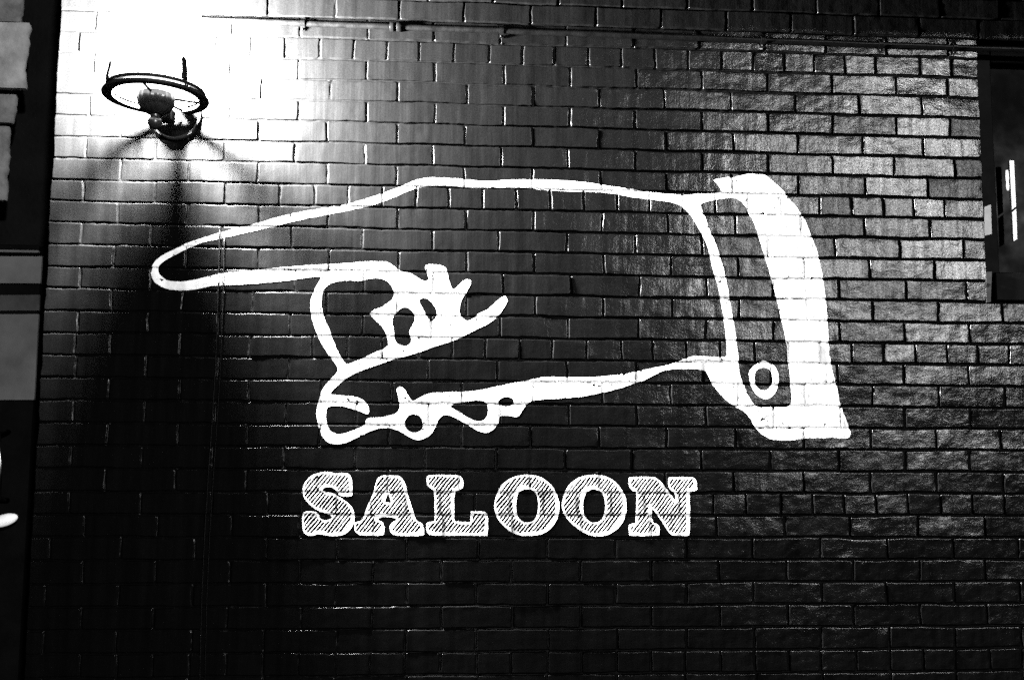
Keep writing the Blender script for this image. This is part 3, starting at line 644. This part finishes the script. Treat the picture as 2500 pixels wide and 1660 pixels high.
# ------------------------------------------------------------------ cable down the wall
cable = empty('wall_cable', (-.22, 0, 0))
tag(cable, 'thin black cable running down the brick wall through the painted fingertip', 'cable')
def cab(z): return -.2215 + .006*math.sin(z*4.1) - .006*(2.35-z)
zz = np.linspace(2.34, .02, 90)
def run(a, b, rad, off):
    return [(cab(z)+off, -.0035-.001*math.sin(z*31), z) for z in zz if b <= z <= a]
MB().tube(run(2.31, 0, .0042, 0), .0023, 10).build('cord', M_CORD, cable, True)
MB().tube(run(2.27, .3, .003, .0165), .0019, 10).build('cord', M_CORD, cable, True)
for off in (0, .0165):
    zq = np.linspace(2.1047, 2.1385, 8)
    MB().tube([(cab(z)+off, -.0042, z) for z in zq], .0030, 10).build('painted_length', M_WHITE, cable, True)

# ------------------------------------------------------------------ window at the right

win = empty('sash_window', (XR, .1, 2.08))
tag(win, 'black framed window with a white vertical strip, at the right end of the brick wall', 'window')
f_ = MB()
f_.box(XR+.004, XR+.075, .045, .125, 2.088, 3.045, .004)       # left stile
f_.box(XR+.075, XEND-.06, .047, .125, 2.985, 3.045, .004)     # head
f_.box(XR+.075, XEND-.06, .047, .125, 2.088, 2.165, .004)     # bottom rail
f_.box(XR+.30, XR+.345, .049, .12, 2.165, 2.985, .004)
f_.build('frame', M_WOOD, win)
MB().box(XR+.07, XEND-.06, .086, .092, 2.16, 2.99).build('pane', M_DARKGLASS, win)
gb = MB().prism([(2.6077, 2.6106), (2.6084, 2.4268), (2.6245, 2.4393), (2.6248, 2.6111)], .036, .048)
gb.prism([(2.6088, 2.4177), (2.6091, 2.3098), (2.6234, 2.3192), (2.6248, 2.4302)], .036, .048)
gb.build('lit_strip', M_TRIM, win)  # white strip shaped to its lit stretch, cut off where shade falls
lx, lz = 2.5904, 2.5338
lp = MB()
out = []
for k in range(40):
    a = 2*math.pi*k/40
    ww = .0068*(1-.32*math.exp(-((math.sin(a)*.0385+.004)/.006)**2))
    out.append((lx + math.copysign(abs(math.cos(a))**.55, math.cos(a))*ww, lz + math.copysign(abs(math.sin(a))**.8, math.sin(a))*.0385))
lp.prism(out, .026, .0295)
lo = lp.build('latch_plate', M_TRIM, win)
for dz in (.024, -.024):
    MB().lathe(lx, .0, [(.0001, .0252), (.002, .0253), (.0024, .0262)], 10, 'y', lz+dz).build('screw', M_BLACK, lo)
MB().prism([(2.5007, 2.3290), (2.5294, 2.3356), (2.5305, 2.4450), (2.5053, 2.4353)], .037, .046).build('grey_patch', M_GREYPATCH, win)  # small slanted grey plate on the left stile
sl = MB(); sl.box(XR+.035, XEND-.06, .006, .12, 2.088, 2.1895, .003)
sl.build('sill', M_WOOD, win)
MB().prism([(2.4764, 2.0783), (2.4915, 2.0815), (2.5009, 2.1905), (2.4783, 2.1886)], -.0012, .0005).build('sill_end', plain('grey_stone_sill', .018, .9, 0, .3, 30, 0, .02), win)


# ------------------------------------------------------------------ doorway and pier at the left

back = MB(); back.box(-3.2, XL+.08, .42, .60, 0, 3.7)
tag(back.build('alley_wall', M_DARK), 'dark wall set back in the gap left of the brick wall', 'wall')
def stone_block(xt, xb, z0, z1, y, mat, parent, k):
    nx, nz = 40, max(6, int((z1-z0)/.012))
    v, f = [], []
    x0 = -1.75
    ni = np.linspace(0, 1, nx)
    for j in range(nz+1):
        t = j/nz; z = z0+(z1-z0)*t
        xr = xb+(xt-xb)*t + .005*float(vnoise(np.array([z*28.]), np.array([z1*9.]), 90)[0]) + .003*float(vnoise(np.array([z*90.]), np.array([3.]), 91)[0])
        for i in range(nx):
            x = x0+(xr-x0)*ni[i]
            e = min((xr-x), (z-z0), (z1-z))
            b = .006*(1-min(1., e/.008))**2
            yy = y + b + .003*float(vnoise(np.array([x*22.]), np.array([z*22.]), 92)[0])
            v.append((x, yy, z))
    for j in range(nz):
        for i in range(nx-1):
            a = j*nx+i; f.append((a, a+1, a+nx+1, a+nx))
    n0 = len(v)
    for j in range(nz+1):                       # right return face
        p = v[j*nx+nx-1]; v.append((p[0]-.004, y+.03, p[2]))
    for j in range(nz):
        f.append((j*nx+nx-1, n0+j, n0+j+1, (j+1)*nx+nx-1))
    for (j, flip) in ((0, 0), (nz, 1)):         # bed faces
        a, b = v[j*nx], v[j*nx+nx-1]
        m = len(v)
        v += [a, b, (b[0], y+.03, b[2]), (a[0], y+.03, a[2])]
        f.append((m, m+3, m+2, m+1) if not flip else (m, m+1, m+2, m+3))
    return mesh_obj('block', v, f, mat, parent)
pier = empty('stone_pier', (-1.2, .2, 1.9))
tag(pier, 'grey rough stone pier at the left edge, its blocks stepping back', 'pier')
stone_block(-1.0459, -1.0433, 3.1152, 3.2949, 0.25, M_STONE, pier, 1)
stone_block(-1.0151, -1.0159, 2.8614, 3.113, 0.25, M_STONE2, pier, 1)
stone_block(-1.0454, -1.0526, 2.7297, 2.8371, 0.25, M_STONE, pier, 1)
stone_block(-1.062, -1.0579, 2.4392, 2.7155, 0.25, M_STONE, pier, 0.6)

door = empty('panelled_door', (-1.2, .2, 0))
tag(door, 'black door with two grey frosted panes, left of the brick wall', 'door')
fr_ = MB()
fr_.box(-1.75, -0.9092, .20, .27, 2.2334, 2.2648, .004)
fr_.box(-1.75, -1.69, .20, .27, 0, 2.2334, .004)
fr_.build('frame', M_WOOD, door)
MB().box(-1.69, -0.9105, .23, .265, .005, 2.2323).build('leaf', M_WOOD, door)
MB().prism([(-1.6091, 2.1205), (-0.9034, 2.1288), (-0.9030, 2.2273), (-1.6160, 2.2147)], .218, .228).build('pane', M_PANE, door)
MB().prism([(-1.6015, 2.0181), (-0.9039, 2.0309), (-0.9040, 2.0872), (-1.6056, 2.0736)], .221, .229).build('rail', plain('dark_grey_rail', .014, .6, 0, .5, 12, .001, .2), door)
MB().prism([(-1.5784, 1.7042), (-0.9022, 1.7114), (-0.9032, 2.0176), (-1.6006, 2.0050)], .218, .228).build('pane', M_PANE, door)
MB().box(-1.72, -0.9026, .185, .20, 2.2339, 2.2428, .002).build('drip_bar', M_PANE, door)
hd = MB()
hd.ball((-0.9508, .15, 1.2959), .05, sx=.95, sy=.35, sz=.42, rot=Matrix.Rotation(math.radians(-17), 3, 'Y'))
hd.tube([(-0.9695, .15, 1.2889), (-1.0069, .235, 1.2782)], .011)
hd.build('handle', M_TRIM, door, True)
pb = MB()
pb.tube([(-0.9904, .23, 1.5963), (-0.9904, .16, 1.5921), (-0.9817, .16, 1.4906), (-0.9803, .16, 1.3716), (-0.9803, .23, 1.3569)], .0095, 14)
pb.build('pull_bar', M_CHROME, door, True)


# ------------------------------------------------------------------ light, sky, camera
Ldir = Vector((0.43, -0.8915, 0.226)).normalized()
sun = bpy.data.lights.new('street_light_sun', 'SUN'); sun.energy = SUN_E; sun.angle = math.radians(3.0)
so = bpy.data.objects.new('street_light_sun', sun); COL.objects.link(so)
so.rotation_euler = Ldir.to_track_quat('Z', 'Y').to_euler(); so.location = (6, -12, 5)
w = bpy.data.worlds.new('World'); scene.world = w; w.use_nodes = True
nt = w.node_tree; nt.nodes.clear()
sky = nt.nodes.new('ShaderNodeTexSky'); sky.sky_type = 'NISHITA'; sky.sun_disc = False
sky.sun_elevation = math.asin(Ldir.z); sky.sun_rotation = math.atan2(Ldir.x, Ldir.y)
bw_ = nt.nodes.new('ShaderNodeRGBToBW'); bg = nt.nodes.new('ShaderNodeBackground'); ow = nt.nodes.new('ShaderNodeOutputWorld')
bg.inputs['Strength'].default_value = 0.0002      # night
nt.links.new(sky.outputs[0], bw_.inputs[0]); nt.links.new(bw_.outputs[0], bg.inputs['Color']); nt.links.new(bg.outputs[0], ow.inputs[0])

cam = bpy.data.cameras.new('camera'); co = bpy.data.objects.new('camera', cam); COL.objects.link(co)
cam.sensor_width = 36; cam.lens = 33.3607; cam.clip_end = 500; cam.clip_start = .05
r = Vector((0.99820244, -0.05958966, 0.00640004)); u = Vector((-0.01222351, -0.09788122, 0.99512303)); fw = Vector((0.0586726, 0.99341247, 0.09843367))
mt = Matrix((( r.x, u.x, -fw.x), (r.y, u.y, -fw.y), (r.z, u.z, -fw.z))).to_4x4()
mt.translation = Vector((0.59009897, -3.24858721, 1.60187259))
co.matrix_world = mt
scene.camera = co
scene.render.engine = 'CYCLES'
vs = scene.view_settings
vs.view_transform = 'Standard'; vs.look = 'None'; vs.exposure = EXPOSURE; vs.gamma = 1.0; vs.use_curve_mapping = False
scene.cycles.use_denoising = False
scene.cycles.sample_clamp_direct = 8.0
scene.cycles.max_bounces = 3
scene.cycles.glossy_bounces = 0
scene.cycles.diffuse_bounces = 1
scene.cycles.transparent_max_bounces = 8
scene.cycles.sample_clamp_indirect = 0.15
